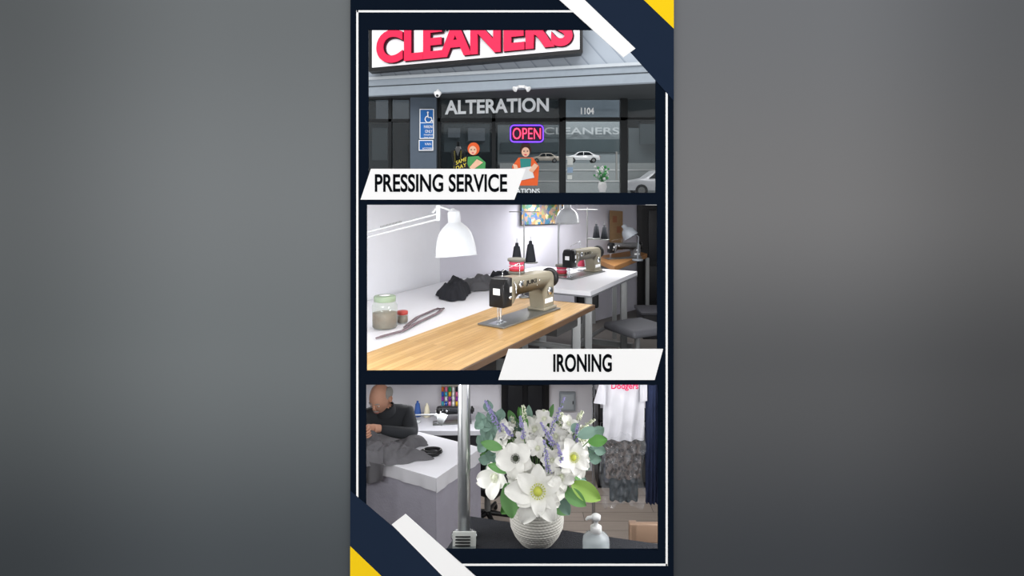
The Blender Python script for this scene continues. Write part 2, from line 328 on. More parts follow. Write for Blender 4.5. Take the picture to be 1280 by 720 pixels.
# mannequin with dress in window
def disc(b,cx,cy,rx,ry,d,m,t=.006,n=20): b.prism([P(cx+rx*math.cos(2*math.pi*i/n),cy+ry*math.sin(2*math.pi*i/n),d) for i in range(n)],(0,t,0),m)
def fp(b,pts,d,m,t=.006): b.prism([P(x,y,d) for x,y in pts],(0,t,0),m)
b=B('dress_mannequin'); p=P(573,243,11.5)
b.lathe([(.0,.95),(.03,.95),(.035,.86),(.04,.82),(.12,.79),(.13,.70),(.10,.60),(.085,.52),(.12,.42),(.14,.3),(.16,0)],p,black,24)
b.lathe([(.041,.86),(.05,.83),(.055,.8)],p,white,20); tp=mat('tape_yellow','#d8c860',.5); b.tube([p+V(-.06,-.12,.78),p+V(-.05,-.14,.6),p+V(-.07,-.13,.45)],.012,tp); b.tube([p+V(.06,-.12,.78),p+V(.05,-.14,.6)],.012,tp)
b.prism([p+V(-.05,-.125,.82),p+V(.05,-.125,.82),p+V(0,-.135,.68)],(0,-.006,0),white); b.done()
skin_c=mat('decal_skin','#f0c0a0',.6); org=mat('decal_orange','#e8622c',.6); grn=mat('decal_green','#4a9a58',.6); tea=mat('decal_teal','#2f8a84',.6); hairc=mat('decal_hair','#3a1c14',.6)
b=B('window_decal'); d=10.9
disc(b,592,186,7.5,8,d,org); disc(b,591,188,4.8,5.6,d-.01,skin_c); fp(b,[(585,196),(598,195),(607,203),(606,218),(596,222),(583,214)],d-.004,grn); fp(b,[(566,204),(581,196),(587,212),(575,222)],d-.012,black); fp(b,[(596,199),(604,203),(590,213),(587,209)],d-.014,skin_c)
disc(b,591,191,1.6,.6,d-.02,red); disc(b,589,187,.7,.8,d-.02,black); disc(b,593.2,187,.7,.8,d-.02,black)
for i,t_ in enumerate(('SAME','DAY')):
    o=P(570,206+i*7,d-.02); e_=P(583,201+i*7,d-.02); b.text(t_,o,e_-o,Z,(e_-o).length,.065,mat('decal_yellow','#f0dc50',.5),.003)
b.done()
b=B('window_decal'); disc(b,657,187,7,7.5,d,hairc); disc(b,657,190,5,6,d-.01,skin_c); disc(b,657,181,5,3,d-.012,hairc); fp(b,[(648,197),(666,197),(674,208),(672,232),(645,232),(640,208)],d-.004,org); fp(b,[(650,198),(664,198),(663,214),(651,214)],d-.01,tea)
fp(b,[(636,212),(664,208),(668,222),(640,228)],d-.02,white); fp(b,[(641,205),(646,206),(650,216),(644,217)],d-.024,skin_c); fp(b,[(668,204),(673,207),(666,216),(661,213)],d-.024,skin_c)
disc(b,657,193.5,1.8,.7,d-.02,red); disc(b,655,189,.7,.8,d-.02,black); disc(b,659.4,189,.7,.8,d-.02,black)
o=P(640,242,d-.02); b.text('ALTERATIONS',o-V(.25,0,0),X,Z,.72,.085,let,.003,.01); b.done()
b=B('potted_plant'); p=P(753,240,12.6); b.lathe([(0,0),(.06,0),(.09,.1),(.07,.2),(.06,.2)],p,white,20)
for i in range(40):
    a_=random.uniform(0,6.28); r_=random.uniform(.02,.16); t_=p+V(r_*math.cos(a_),r_*math.sin(a_),random.uniform(.25,.5)); b.tube([p+V(0,0,.18),t_],.004,grn,5); b.ell(t_,random.uniform(.02,.035),random.choice([white,white,grn]),seg=8)
b.done()

# =============== SEWING ROOM ===============
ZT=ZC-.9345
def T(x,y,dz=0): d=747.6/(y-220); v=P(x,y,d); v.z=ZT+dz; return v
kt=lambda d:ZC+(HY-249)/F*d
kb=lambda d:ZC+(HY-472.5)/F*d
u=V(.474,.88,0).normalized(); pv=V(-u.y,u.x,0)
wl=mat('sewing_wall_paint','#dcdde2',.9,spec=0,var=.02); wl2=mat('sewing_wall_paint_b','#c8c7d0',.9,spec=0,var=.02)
def wallq(name,p0,p1,m,th):
    th=Vector(th); b=B(name); q=[V(p0[0],p0[1],kb(p0[1])),V(p1[0],p1[1],kb(p1[1]))]
    q+=[q[1]+th,q[0]+th]; t=[V(p0[0],p0[1],kt(p0[1]+th.y)),V(p1[0],p1[1],kt(p1[1]+th.y))]; t+=[t[1]+th,t[0]+th]; b.hexa(q+t,m); return b
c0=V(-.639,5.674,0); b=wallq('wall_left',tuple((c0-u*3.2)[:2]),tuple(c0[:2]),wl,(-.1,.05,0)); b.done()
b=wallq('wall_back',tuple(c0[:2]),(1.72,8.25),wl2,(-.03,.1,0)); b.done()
BWd=lambda x:(lambda s_: 5.674+2.526*s_)(((x-640)/800*5.674+.639)/(2.329-(x-640)/800*2.526))
def BW(x,y,off=0): d=BWd(x)-off; return P(x,y,d)
b=B('floor'); b.box((-.6,5.42,ZC-.9345-.78),(3.2,8.8,ZC-.9345-.75),mat('sewing_floor','#5a5653',.5)); b.done()
FZ=ZT-.75
b=B('door_2'); b.box((1.6,8.1,FZ),(2.5,8.16,2.48),mat('black_door','#131417',.5)); b.box((1.58,8.05,FZ),(1.64,8.16,2.48),black)
for z0,z1 in((FZ+.1,FZ+.55),(FZ+.62,2.42)): b.box((1.72,8.08,z0),(2.05,8.1,z1),mat('door_panel','#1c1d21',.45),.006); b.box((2.12,8.08,z0),(2.42,8.1,z1),mat('door_panel','#1c1d21',.45),.006)
b.done()
wood=brickmat('butcher_block','#cfa96f','#b58c52','#946d3c',.5,.032,.0008,-math.atan2(u.y,u.x),.35); edge=mat('table_edge','#4f3a28',.5)
C=T(741,381); Bk=C+pv*.595
def alongback(t): return Bk-u*t
b=B('sewing_table')
top=[C,Bk,alongback(2.02),T(425,469),T(561,469)]
b.prism(top,(0,0,-.03),wood)
b.prism([C+V(.004,0,.001),T(561,469)+V(.004,-.002,.001),T(561,469)+V(.004,-.002,-.032),C+V(.004,0,-.032)],(.012,-.006,0),edge)
b.prism([C+V(0,.0,.001),Bk+V(0,0,.001),Bk+V(0,0,-.032),C+V(0,0,-.032)],tuple(u*.012),edge)
def leg(b,p,zb): 
    b.box((p.x-.03,p.y-.03,zb),(p.x+.03,p.y+.03,ZT-.03),grey,.004)
p1=C-u*.12+pv*.08; p2=C-u*.12+pv*.5
leg(b,p1,kb(p1.y)+.05); leg(b,p2,kb(p2.y)+.05); b.tube([p1+V(0,0,-.3),p2+V(0,0,-.3)],.02,grey)
b.box(tuple(C-u*.75+pv*.3+V(-.1,-.1,-.22)),tuple(C-u*.75+pv*.3+V(.1,.12,-.035)),black,.02); 
b.prism([C-u*.5+pv*.06+V(0,0,-.04),C-u*.05+pv*.06+V(0,0,-.04),C-u*.05+pv*.06+V(0,0,-.13),C-u*.5+pv*.06+V(0,0,-.13)],tuple(pv*.3),mat('drawer_dark','#3a3a3a',.5))
b.done()
wt=mat('white_laminate','#e2e2e6',.35,var=.01)
b=B('cutting_table')
wp=[alongback(2.02)+pv*.004,Bk+pv*.004,V(.09,5.46,ZT),V(.62,6.48,ZT),V(.30,6.66,ZT)]
cw=c0.copy(); cw.z=ZT; wp+=[cw+V(.02,0,0),cw-u*2.3+V(.02,0,0)]
b.prism([p+V(0,0,-.004) for p in wp],(0,0,-.03),wt); 
for p in (V(-.1,5.3,0),V(.3,6.3,0)): leg(b,p,max(FZ,kb(p.y)+.02))
b.done()
G=V(1.18,6.18,ZT); b=B('sewing_table'); n0=G-u*1.15
b.prism([G+u*.1,G+u*.1+pv*.6,n0+pv*.6,n0],(0,0,-.035),wt)
b.prism([n0+V(.002,0,-.0355),G+u*.1+V(.002,0,-.0355),G+u*.1+V(.002,0,-.05),n0+V(.002,0,-.05)],tuple(pv*.5),mat('table_under','#77787c',.5))
for p in (n0+u*.15+pv*.08,G-u*.08+pv*.08,n0+u*.15+pv*.5,G-u*.08+pv*.5): leg(b,p,FZ if p.y>5.6 else FZ+.03)
a1=n0+u*.15+pv*.28; a2=G-u*.08+pv*.28
for a_ in(a1,a2): b.prism([a_-pv*.28+V(0,0,-.72),a_+pv*.28+V(0,0,-.72),a_+pv*.28+V(0,0,-.67),a_-pv*.28+V(0,0,-.67)],tuple(u*.05),grey)
b.tube([a1+V(0,0,-.55),a2+V(0,0,-.55)],.02,grey); b.box(tuple((a1+a2)/2+V(-.1,-.12,-.25)),tuple((a1+a2)/2+V(.1,.12,-.05)),black,.02); b.done()
b=B('side_table'); q=[T(768,333),T(809,317),T(785,311),T(742,322)]
b.prism(q,(0,0,-.05),mat('side_table_wood','#a8794a',.5))
for p in q: b.box((p.x-.02,p.y-.02,FZ),(p.x+.02,p.y+.02,ZT-.05),grey)
b.done()
beige=mat('machine_beige','#8d8776',.35,var=.03); mblk=mat('machine_black','#1b1b1c',.3)
def machine(name,o,ux,s,label=True,col=None):
    ux=Vector(ux).normalized(); uy=V(-ux.y,ux.x,0)
    M=Matrix(((ux.x*s,uy.x*s,0,o[0]),(ux.y*s,uy.y*s,0,o[1]),(0,0,s,o[2]),(0,0,0,1))); b=B(name,M); col=col or beige
    b.box((-.13,-.10,.001),(.57,.10,.012),steel,.002); b.box((-.11,-.035,.012),(.0,.035,.015),chrome)
    pr=[(.56,.01),(.56,.235),(.535,.265),(.50,.275),(.1,.283),(.05,.29),(0,.29),(0,.12),(.055,.12),(.065,.165),(.10,.183),(.35,.183),(.39,.165),(.41,.13),(.41,.01)]
    b.prism([(x,-.055,z) for x,z in pr],(0,.11,0),col,.012)
    b.prism([(x,-.057,z) for x,z in [(-.07,.11),(-.07,.255),(-.045,.29),(.0,.293),(.03,.293),(.03,.11)]],(0,.114,0),mblk,.008)
    b.box((-.074,-.03,.19),(-.069,.02,.23),wht); b.box((-.0,-.0585,.20),(.022,-.0565,.235),wht)
    b.tube([(-.02,0,.12),(-.02,0,.045)],.007,chrome); b.tube([(-.02,0,.06),(-.02,0,.012)],.003,chrome); b.tube([(-.035,.01,.12),(-.035,.01,.03)],.005,chrome)
    b.box((-.05,-.015,.016),(-.005,.012,.024),chrome,.002)
    b.lathe([(0,0),(.055,0),(.068,.008),(.07,.02),(.068,.034),(.04,.04),(.03,.055),(0,.055)],(.565,0,.215),mblk,28,(1,0,0))
    b.lathe([(0,0),(.022,0),(.022,.01),(.018,.014),(0,.014)],(.12,-.056,.235),chrome,20,(0,-1,0)); b.lathe([(0,0),(.028,0),(.028,.012),(0,.012)],(.49,-.056,.14),chrome,24,(0,-1,0)); b.box((.43,-.06,.06),(.53,-.054,.09),wht)
    b.lathe([(0,0),(.014,0),(.010,.018),(0,.018)],(-.01,-.058,.17),chrome,16,(0,-1,0))
    b.tube([(.045,-.06,.26),(.045,-.075,.24),(.045,-.075,.19)],.003,chrome,6); b.tube([(.2,0,.28),(.2,0,.36)],.003,chrome,6); b.tube([(.2,0,.36),(.0,0,.33),(0,0,.29)],.002,chrome,6)
    if label: b.text('JUKI',(.19,-.056,.212),(1,0,0),(0,0,1),.13,.036,mblk,.001,.03)
    for x,z in((.16,.25),(.36,.23),(.33,.2)): b.ell((x,-.056,z),(.006,.003,.006),chrome,seg=8)
    b.box((.40,-.07,.012),(.57,.07,.03),col,.006)
    b.done(); return M
um=V(.56,.83,0); np_=T(628,404); machine('sewing_machine',(np_.x,np_.y,ZT+.0),um,1.0)
n2=T(713,347); machine('sewing_machine',(n2.x,n2.y,ZT),(.60,.8,0),.88)
n4=T(765,323.5); machine('sewing_machine',(n4.x,n4.y,ZT),(.9,.3,0),.62,False,mat('serger_grey','#6f7072',.4))
# thread spools on machine top (stack of pink bobbins)
pink=mat('pink_thread','#cf4a64',.7); tg=mat('grey_thread','#6c6a62',.7); tr=mat('red_thread','#a83030',.7)
def stack(name,p,s):
    b=B(name); z=0
    for m,r,h in((tg,.055,.018),(tr,.05,.012),(pink,.05,.022),(white,.046,.008),(pink,.05,.022),(tg,.06,.02)):
        b.lathe([(0,z*s),(r*.9*s,z*s),(r*s,(z+.003)*s),(r*s,(z+h-.003)*s),(r*.9*s,(z+h)*s),(0,(z+h)*s)],p,m,24); z+=h
    b.done()
p=np_+um*.27; p.z=ZT+.282; stack('thread_spools',p+V(-.06,0,0),1.0)
p=n2+V(.60,.8,0)*.1; p=p+V(-.13,.05,0); p.z=ZT+.001; stack('thread_spools',p,1.0)
def cone(b,p,s,m):
    b.lathe([(0,0),(.034*s,0),(.036*s,.01*s),(.02*s,.115*s),(.012*s,.12*s),(.010*s,.14*s),(0,.14*s)],p,m,20)
def threadstand(name,p,h,cones,s=1):
    b=B(name); b.lathe([(0,0),(.04,0),(.04,.008),(.012,.015),(0,.015)],p,steel,20); b.tube([p,p+V(0,0,h)],.006,steel,8)
    b.tube([p+V(-.1*s,0,h*.97),p+V(.1*s,0,h*.97)],.004,steel,6)
    for dx,z,m in cones:
        q=p+V(dx,0,z); b.tube([p+V(0,0,z-.004),q+V(0,0,-.004)],.005,steel,6); b.lathe([(0,-.008),(.05*s,-.008),(.05*s,0),(0,0)],q,steel,20); b.tube([q,q+V(0,0,.17*s)],.003,steel,6); cone(b,q,s,m)
    b.done()
bt=mat('black_thread','#1d2026',.8,bump=.3,bscale=200)
threadstand('thread_stand',T(655,372,0.0),.68,[(-.055,.26,bt),(.05,.275,bt)],1.15)
threadstand('thread_stand',T(734,338,0),.62,[(.09,.32,bt),(.17,.31,bt),(-.06,.04,pink)],1)
# lamps
def shade(b,top,ax,r,L,m):
    b.lathe([(0,0),(.12*r,0),(.28*r,.02*L),(.31*r,.06*L),(.31*r,.26*L),(.42*r,.30*L),(.62*r,.38*L),(.80*r,.50*L),(.92*r,.66*L),(.99*r,.84*L),(r,.97*L),(1.04*r,L),(.97*r,L),(.9*r,.68*L),(.6*r,.4*L),(0,.35*L)],top,m,40,ax)
    b.ell(Vector(top)+Vector(ax).normalized()*L*.72,r*.35,mat('bulb','#f4f4e8',.3),seg=14)
lampw=mat('lamp_white','#bbbec1',.3)
b=B('desk_lamp'); d=3.3
shade(b,P(567,263,d),(.07,-.1,-1),.104,.235,lampw)
e2=P(548,271,d);nk=P(566,264,d); b0=T(440,424)
e0=V(b0.x,b0.y,P(440,300,3.6).z)
for dz in(-.012,.016): b.tube([e0+V(0,0,dz),e2+V(0,0,dz)],.005,lampw,8)
b.tube([e2+V(-.03,0,.02),e2+V(0,0,.055),nk+V(0,0,.0)],.006,lampw,8); b.tube([e2+V(0,0,-.02),e2+V(0,0,.06)],.012,lampw,10); b.ell(nk,.016,lampw)
sp_=[]; 
for i in range(121): t=i/120; c=e0.lerp(e2,.35+.25*t)+V(0,0,.035-.01); sp_.append(c+V(0,math.cos(i*1.05)*.006,math.sin(i*1.05)*.006))
b.tube(sp_,.0015,steel,5); b.tube([b0,e0],.008,lampw,10); b.lathe([(0,0),(.07,0),(.07,.012),(.02,.03),(0,.03)],b0,lampw,24); b.done()
b=B('desk_lamp'); pb=T(698,342); top=P(709,256,pb.y)+V(0,0,.02)
shade(b,top,(0,-.15,-1),.115,.20,lampw); b.tube([pb,P(698,290,pb.y),P(701,258,pb.y)+V(0,0,.03),top],.01,lampw,8); b.lathe([(0,0),(.07,0),(.07,.02),(.02,.03),(0,.03)],pb,lampw,24); b.done()
b=B('desk_lamp'); pb=T(797,326); gl_=mat('lamp_grey','#777c82',.4); shade(b,P(779,281,pb.y),(.5,-.2,-.8),.085,.16,gl_); b.tube([pb,P(798,296,pb.y),P(779,281,pb.y)],.009,gl_,8); b.lathe([(0,0),(.06,0),(.06,.02),(0,.02)],pb,gl_,20); b.done()
# painting
pm=mat('painting','#c07a3a',.6); nt=pm.node_tree; n=nt.nodes.new('ShaderNodeTexVoronoi'); n.inputs['Scale'].default_value=26; n.distance='MANHATTAN'; tc=nt.nodes.new('ShaderNodeTexCoord'); nt.links.new(tc.outputs['Object'],n.inputs[0])
r=nt.nodes.new('ShaderNodeValToRGB'); e=r.color_ramp.elements; e[0].color=lin('#2a5f96')+[1]; e[1].color=lin('#b8852f')+[1]; e[1].position=.45
for p_,h in((.6,'#3a6a8a'),(.8,'#4a6a38'),(.95,'#c8b890')): x=e.new(p_); x.color=lin(h)+[1]
sx=nt.nodes.new('ShaderNodeSeparateColor'); nt.links.new(n.outputs['Color'],sx.inputs[0]); nt.links.new(sx.outputs[0],r.inputs[0]); nt.links.new(r.outputs[0],nt.nodes['Principled BSDF'].inputs['Base Color'])
b=B('wall_painting'); b.prism([BW(652,250,.03),BW(704,250,.03),BW(704,279,.03),BW(652,281,.03)],(0,-.02,0),pm); b.prism([BW(651,249.5,.02),BW(705,249.5,.02),BW(705,280,.02),BW(651,282,.02)],(0,-.01,0),black); b.done()
b=B('cork_board'); b.prism([BW(762,263,.1),BW(778,264,.1),BW(778,312,.1),BW(762,312,.1)],(0,-.03,0),mat('cork','#917555',.9,var=.2,scale=60)); 
for x,y in((766,270),(771,283)): b.prism([BW(x,y,.14),BW(x+5,y,.14),BW(x+5,y+8,.14),BW(x,y+8,.14)],(0,-.005,0),mat('note_brown','#8a5a40',.8))
b.done()
# cloth heap
def heap(b,c,rx,ry,h,m,seed,ang=0,fold=.35,res=44):
    R=Matrix.Rotation(ang,3,'Z'); vs=[];n=res;k=res*2;fs=[]
    for i in range(n+1):
        q=i/n
        for j in range(k):
            a=2*math.pi*j/k; w_=1+.45*noise.noise(V(math.cos(a)*1.9,math.sin(a)*1.9,seed))
            x=rx*q*w_*math.cos(a);y=ry*q*w_*math.sin(a)
            nn=noise.noise(V(x*5,y*5,seed*3.1)); rid=1-2*abs(noise.noise(V(x*9+3,y*7,seed))); rid2=1-2*abs(noise.noise(V(x*20,y*16,seed+5)))
            z=h*max(0,1-q**4)*max(.2,(.50+.4*nn+.22*rid+.14*rid2))
            vs.append(Vector(c)+R@V(x+.02*nn*q,y+.02*rid*q,max(0.002,z)))
    for i in range(n):
        for j in range(k): fs.append((i*k+j,(i+1)*k+j,(i+1)*k+(j+1)%k,i*k+(j+1)%k))
    b.add(vs,fs,m,True)
cb=mat('black_fabric','#25262b',.95,bump=.4,bscale=250); cg=mat('grey_fabric','#5b5b5e',.95,bump=.4,bscale=250)
b=B('folded_clothes'); heap(b,T(568,371),.13,.19,.17,cb,1.3); heap(b,T(598,360),.22,.15,.11,cg,4.2,.7); heap(b,T(627,355),.13,.15,.12,cb,7.2); b.done()
# jars
jg=mat('jar_glass','#b8c2b6',.05,alpha=.30,spec=.6); jc=mat('jar_content','#66432c',.7,var=.5,scale=60,bump=.6); lidg=mat('lid_green','#8fa088',.4); lidr=mat('lid_red','#a8413a',.4)
b=B('glass_jar'); p=T(481,409); r=.078
b.lathe([(0,.0),(r*.9,0),(r,.01),(r,.135),(r*.86,.16),(r*.8,.165)],p,jg,36); b.lathe([(0,.004),(r*.93,.004),(r*.95,.09),(0,.095)],p,jc,32)
b.lathe([(r*.84,.162),(r*.86,.166),(r*.86,.19),(r*.8,.195),(0,.197)],p,lidg,36); b.lathe([(r*.4,.1975),(r*.45,.1985),(0,.199)],p,wht,24)
b.done()
b=B('glass_jar'); p=T(503,403); r=.036; b.lathe([(0,0),(r*.9,0),(r,.006),(r,.05),(r*.9,.055)],p,jg,28); b.lathe([(0,.003),(r*.9,.003),(r*.9,.04),(0,.042)],p,jc,24); b.lathe([(r*.95,.052),(r,.056),(r,.07),(r*.9,.074),(0,.075)],p,lidr,28); b.done()
b=B('fabric_strip'); pts=[T(470,424),T(500,416),T(520,405),T(545,393),T(551,388),T(543,388),T(520,398),T(505,410)]
fsm=mat('strip_fabric','#77696d',.9)
for off in(0,.02): b.tube([q+V(off,off,.006+off*.2) for q in pts],.006,fsm,8)
b.done()
# office chair
def chair(name,o,seatz,fz,m,back=True,yaw=0,sz=.22,full=True):
    M=Matrix.Translation(o)@Matrix.Rotation(yaw,4,'Z'); b=B(name,M); h=seatz-o[2]
    b.box((-sz,-sz,h-.07),(sz,sz,h),m,.03); b.tube([(0,0,h-.07),(0,0,.09)],.025,grey,14)
    for i in range(5):
        a=i*2*math.pi/5; e=V(math.cos(a)*.25,math.sin(a)*.25,.06); b.tube([(0,0,.11),e],[.022,.014],black,8); b.ell(e-V(0,0,.03),(.025,.015,.028),black,seg=12)
    if back:
        b.tube([(0,sz*.6,h-.05),(0,sz+.05,h-.03),(0,sz+.07,h+.2)],.018,black,8); b.box((-sz*.9,sz+.04,h+.06),(sz*.9,sz+.09,h+.30),m,.02)
    b.done()
cs=mat('seat_grey','#5c5d62',.7,bump=.2)
chair('office_chair',V(1.12,5.72,FZ),1.53,FZ,cs,False,.5,.22)
b=B('waste_bin'); p=V(1.62,6.2,FZ); b.lathe([(0,0),(.11,0),(.14,.3),(.145,.3),(.13,.29),(.1,.01)],p,mat('bin_white','#b9bcc0',.5),28); b.done()
b=B('storage_box'); b.box((1.35,6.6,FZ),(1.75,6.95,FZ+.25),mat('box_dark','#2d2d30',.6),.01); b.box((1.33,6.58,FZ+.25),(1.77,6.97,FZ+.28),mat('box_lid','#3b3b40',.6),.005); b.done()

# =============== FRONT DESK ROOM ===============
lw=mat('shop_wall_paint','#d8d6dc',.9,spec=0,var=.03); DB=6.2
k2=lambda d:ZC+(HY-475.5)/F*d
b=B('wall_back'); b.box((-3.2,DB,0),(3.2,DB+.12,k2(DB+.12)),lw); b.done()
b=B('baseboard_back'); b.box((-3.2,DB-.015,0),(-.08,DB,.09),mat('baseboard_white','#dedee2',.5)); b.box((.34,DB-.015,0),(3.2,DB,.09),mat('baseboard_white','#dedee2',.5)); b.done()
b=B('door_3'); dk=mat('black_gloss_door','#17181c',.35); a=P(632,0,DB);c=P(681,0,DB); zt_=k2(DB)-.003
b.box((a.x,DB-.04,0),(c.x,DB,zt_),dk)
for x0,x1 in((.06,.44),(.56,.94)):
    for z0,z1 in((.08,.4),(.47,zt_-.03)):
        w_=c.x-a.x; b.box((a.x+w_*x0,DB-.055,z0),(a.x+w_*x1,DB-.035,z1),mat('door_panel','#1c1d21',.45),.008)
b.ell((c.x-.03,DB-.08,.43),.02,chrome); b.box((a.x-.04,DB-.05,0),(a.x,DB,zt_),black); b.box((c.x,DB-.05,0),(c.x+.04,DB,zt_),black); b.done()
b=B('electrical_panel'); a=P(699,512,DB);c=P(719,489,DB); pg=mat('panel_grey','#8f959b',.5); b.box((a.x,DB-.04,a.z),(c.x,DB,c.z),pg,.004); b.box((a.x+.015,DB-.048,a.z+.015),(c.x-.015,DB-.038,c.z-.015),mat('panel_grey_b','#a2a8ad',.5),.003); b.box((c.x-.03,DB-.055,a.z+.07),(c.x-.022,DB-.045,a.z+.1),black); b.done()
# work table
TZ=.78
def T3(x,y): d=(ZC-TZ)*800/(y-220); v=P(x,y,d); v.z=TZ; return v
Q=T3(545,597); v3=(T3(597,562)-Q); v3.z=0; wd=.56; v3.normalize(); u3=V(-v3.y,v3.x,0)
tcw=mat('tablecloth_white','#d2d2d8',.9,var=.02); skg=mat('skirt_grey','#9f9da9',.95,bump=.2)
b=B('cutting_table'); b.prism([Q,Q+v3*wd,Q+v3*wd+u3*1.6,Q+u3*1.6],(0,0,-.03),tcw)
def drape(p0,p1,nrm,z0,z1,amp,fr,m,off):
    L_=(p1-p0).length
    def fn(a,c):
        p=p0.lerp(p1,a); z=z0+(z1-z0)*c; s_=off+amp*c*(math.sin(a*L_*fr)+.5*math.sin(a*L_*fr*2.3+1)); q=p+nrm*s_; return V(q.x,q.y,z)
    b.grid(fn,80,6,m)
E=Q+u3*1.6; Q0=Q-v3*.010-u3*.010
drape(Q0,E-v3*.01,-v3,TZ+.001,TZ-.09,.004,30,tcw,.0); drape(Q0,Q+v3*wd-u3*.01,-u3,TZ+.001,TZ-.10,.004,30,tcw,.0)
b.prism([Q-v3*.01-u3*.01+V(0,0,.002),Q+v3*wd-u3*.01+V(0,0,.002),Q+v3*wd+u3*1.6+V(0,0,.002),E-v3*.01+V(0,0,.002)],(0,0,-.002),tcw)
Q1=Q-v3*.003-u3*.003
drape(Q1,E,-v3,TZ-.03,.01,.006,24,skg,.0); drape(Q1,Q+v3*wd,-u3,TZ-.03,.01,.006,24,skg,.0)
for p in(Q+v3*.05+u3*.05,Q+v3*.5+u3*.05,Q+v3*.05+u3*1.5,Q+v3*.5+u3*1.5): b.box((p.x-.02,p.y-.02,0),(p.x+.02,p.y+.02,TZ-.03),grey)
b.done()
# garment on table
jn=mat('grey_trousers','#605f63',.95,var=.15,bump=.4,bscale=200)
b=B('trousers'); heap(b,T3(490,570)+V(0,0,.003),.25,.14,.10,jn,2.2,-.35,.4); heap(b,T3(460,574)+V(0,0,.003),.18,.16,.13,jn,5.1,-.2,.4); heap(b,T3(512,558)+V(0,0,.003),.13,.10,.07,jn,9.1,.4)
p0=T3(446,578); p1=T3(482,585)
def hang(a,c):
    p=p0.lerp(p1,a)-v3*(.02+.015*math.sin(a*14)*c); return V(p.x,p.y-.0,TZ+.03-c*(.19-.08*a))
b.grid(hang,20,10,jn); b.done()
b=B('cable_coil'); c0_=T3(537,569)
for i,(rx,ry,z) in enumerate(((.07,.045,.012),(.08,.05,.026),(.065,.04,.040))):
    b.tube([c0_+V(math.cos(t)*rx+.01*i,math.sin(t)*ry,z) for t in [j*2*math.pi/28 for j in range(29)]],.008,black,8)
b.tube([c0_+V(-.07,0,.02),c0_+V(-.14,.03,.01),c0_+V(-.18,-.02,.008)],.006,black,8); b.done()
# rear bench with machine & lamp
BZ=.60
b=B('work_bench'); a=P(515,0,5.75); b.box((a.x,5.65,BZ-.04),(-.12,6.1,BZ),mat('bench_white','#b5b5bc',.5)); 
for x in(a.x+.03,-.16):
    for y in(5.70,6.05): b.box((x,y-.02,0),(x+.03,y+.02,BZ-.04),grey)
b.box((a.x+.1,5.95,.02),(-.2,6.08,BZ-.06),mat('bench_panel','#45454c',.7)); b.done()
k3=5.82; p=P(550,0,k3); machine('sewing_machine',(p.x,k3,BZ+.003),(1,.12,0),.5,False,mat('machine_dark','#2c2e33',.3))
p=P(522,0,6.0); cone(b:=B('thread_cone'),V(p.x,6.0,BZ),1,mat('blue_thread','#3a5a9a',.8)); cone(b,V(p.x+.09,5.98,BZ),.9,mat('cream_thread','#d8d0b8',.8)); b.done()
b=B('desk_lamp'); q=P(548,521,5.5); bb=P(519,0,5.85); bb.z=BZ; shade(b,q+V(-.03,0,.02),(.9,-.1,-.5),.05,.10,lampw); b.tube([bb,P(518,519,5.7),q+V(-.03,0,.02)],.007,lampw,8); b.lathe([(0,0),(.05,0),(.05,.015),(0,.015)],bb,lampw,20); b.done()
# thread rack
b=B('thread_rack'); a=P(552,510,DB);c=P(575,478,DB); b.box((a.x,DB-.03,a.z),(c.x,DB,c.z),mat('rack_wood','#b9b0a4',.6))
cols=['#d23c3c','#3458b0','#2c9a5c','#e0b030','#8a3aa0','#e87aa0','#222831','#40a0b8','#c86a28','#e8e8e8']
for i in range(5):
    for j in range(5):
        z=a.z+.02+j*(c.z-a.z-.02)/5; x=a.x+.02+i*.034; q=V(x,DB-.03,z); b.tube([q,q+V(0,-.06,.01)],.003,steel,5); hx=cols[(i*3+j*7+i*j)%10]; b.lathe([(0,0),(.013,0),(.012,.04),(0,.04)],q+V(0,-.06,-.01),mat('thread_'+hx,hx,.8),12)
b.done()
chair('office_chair',V(-.20,5.22,0),.40,0,black,True,2.6,.2)
# chrome pole
CZ=ZC-1.363
def CT(x,y): d=1090.4/(y-220); v=P(x,y,d); v.z=CZ; return v
b=B('counter'); ctm=mat('counter_black','#26282e',.6,var=.3,scale=200,bump=.6,bscale=220)
bp=[CT(586,645),CT(700,662),CT(850,684),V(.9,2.13,CZ),V(-.3,2.13,CZ)]
b.prism(bp,(0,0,-.04),ctm); bp2=[p+V(0,0,-.04) for p in bp]; cx=sum((p.x for p in bp2))/5
bp2=[V(cx+(p.x-cx)*.94,2.13+(p.y-2.13)*.94,p.z) for p in bp2]; b.prism(bp2,(0,0,-(CZ-.04)),mat('counter_body','#3b3d44',.7)); b.done()
b=B('chrome_pole'); p=CT(580,670); b.tube([p,V(p.x,p.y,ZC+(HY-476)/F*p.y-.001)],.0235,mat('pole_chrome','#e4e6e8',.28,metal=.9),32); b.lathe([(0,0),(.05,0),(.05,.006),(.03,.014),(.024,.014)],p,chrome,32)
b.done()
b=B('card_holder'); p=CT(581,686); b.prism([p+V(-.045,0,0),p+V(.04,0,0),p+V(.04,.02,.05),p+V(-.045,.02,.05)],(0,.006,0),mat('card_white','#c8cac6',.5)); b.box(tuple(p+V(-.045,0,0)),tuple(p+V(.04,.05,.008)),mat('acrylic','#aab4b6',.1,alpha=.5)); 
for i in range(4): b.box(tuple(p+V(-.035,-.003+.0035*i,.01+.009*i)),tuple(p+V(.02,.001+.0035*i,.013+.009*i)),black)
b.done()
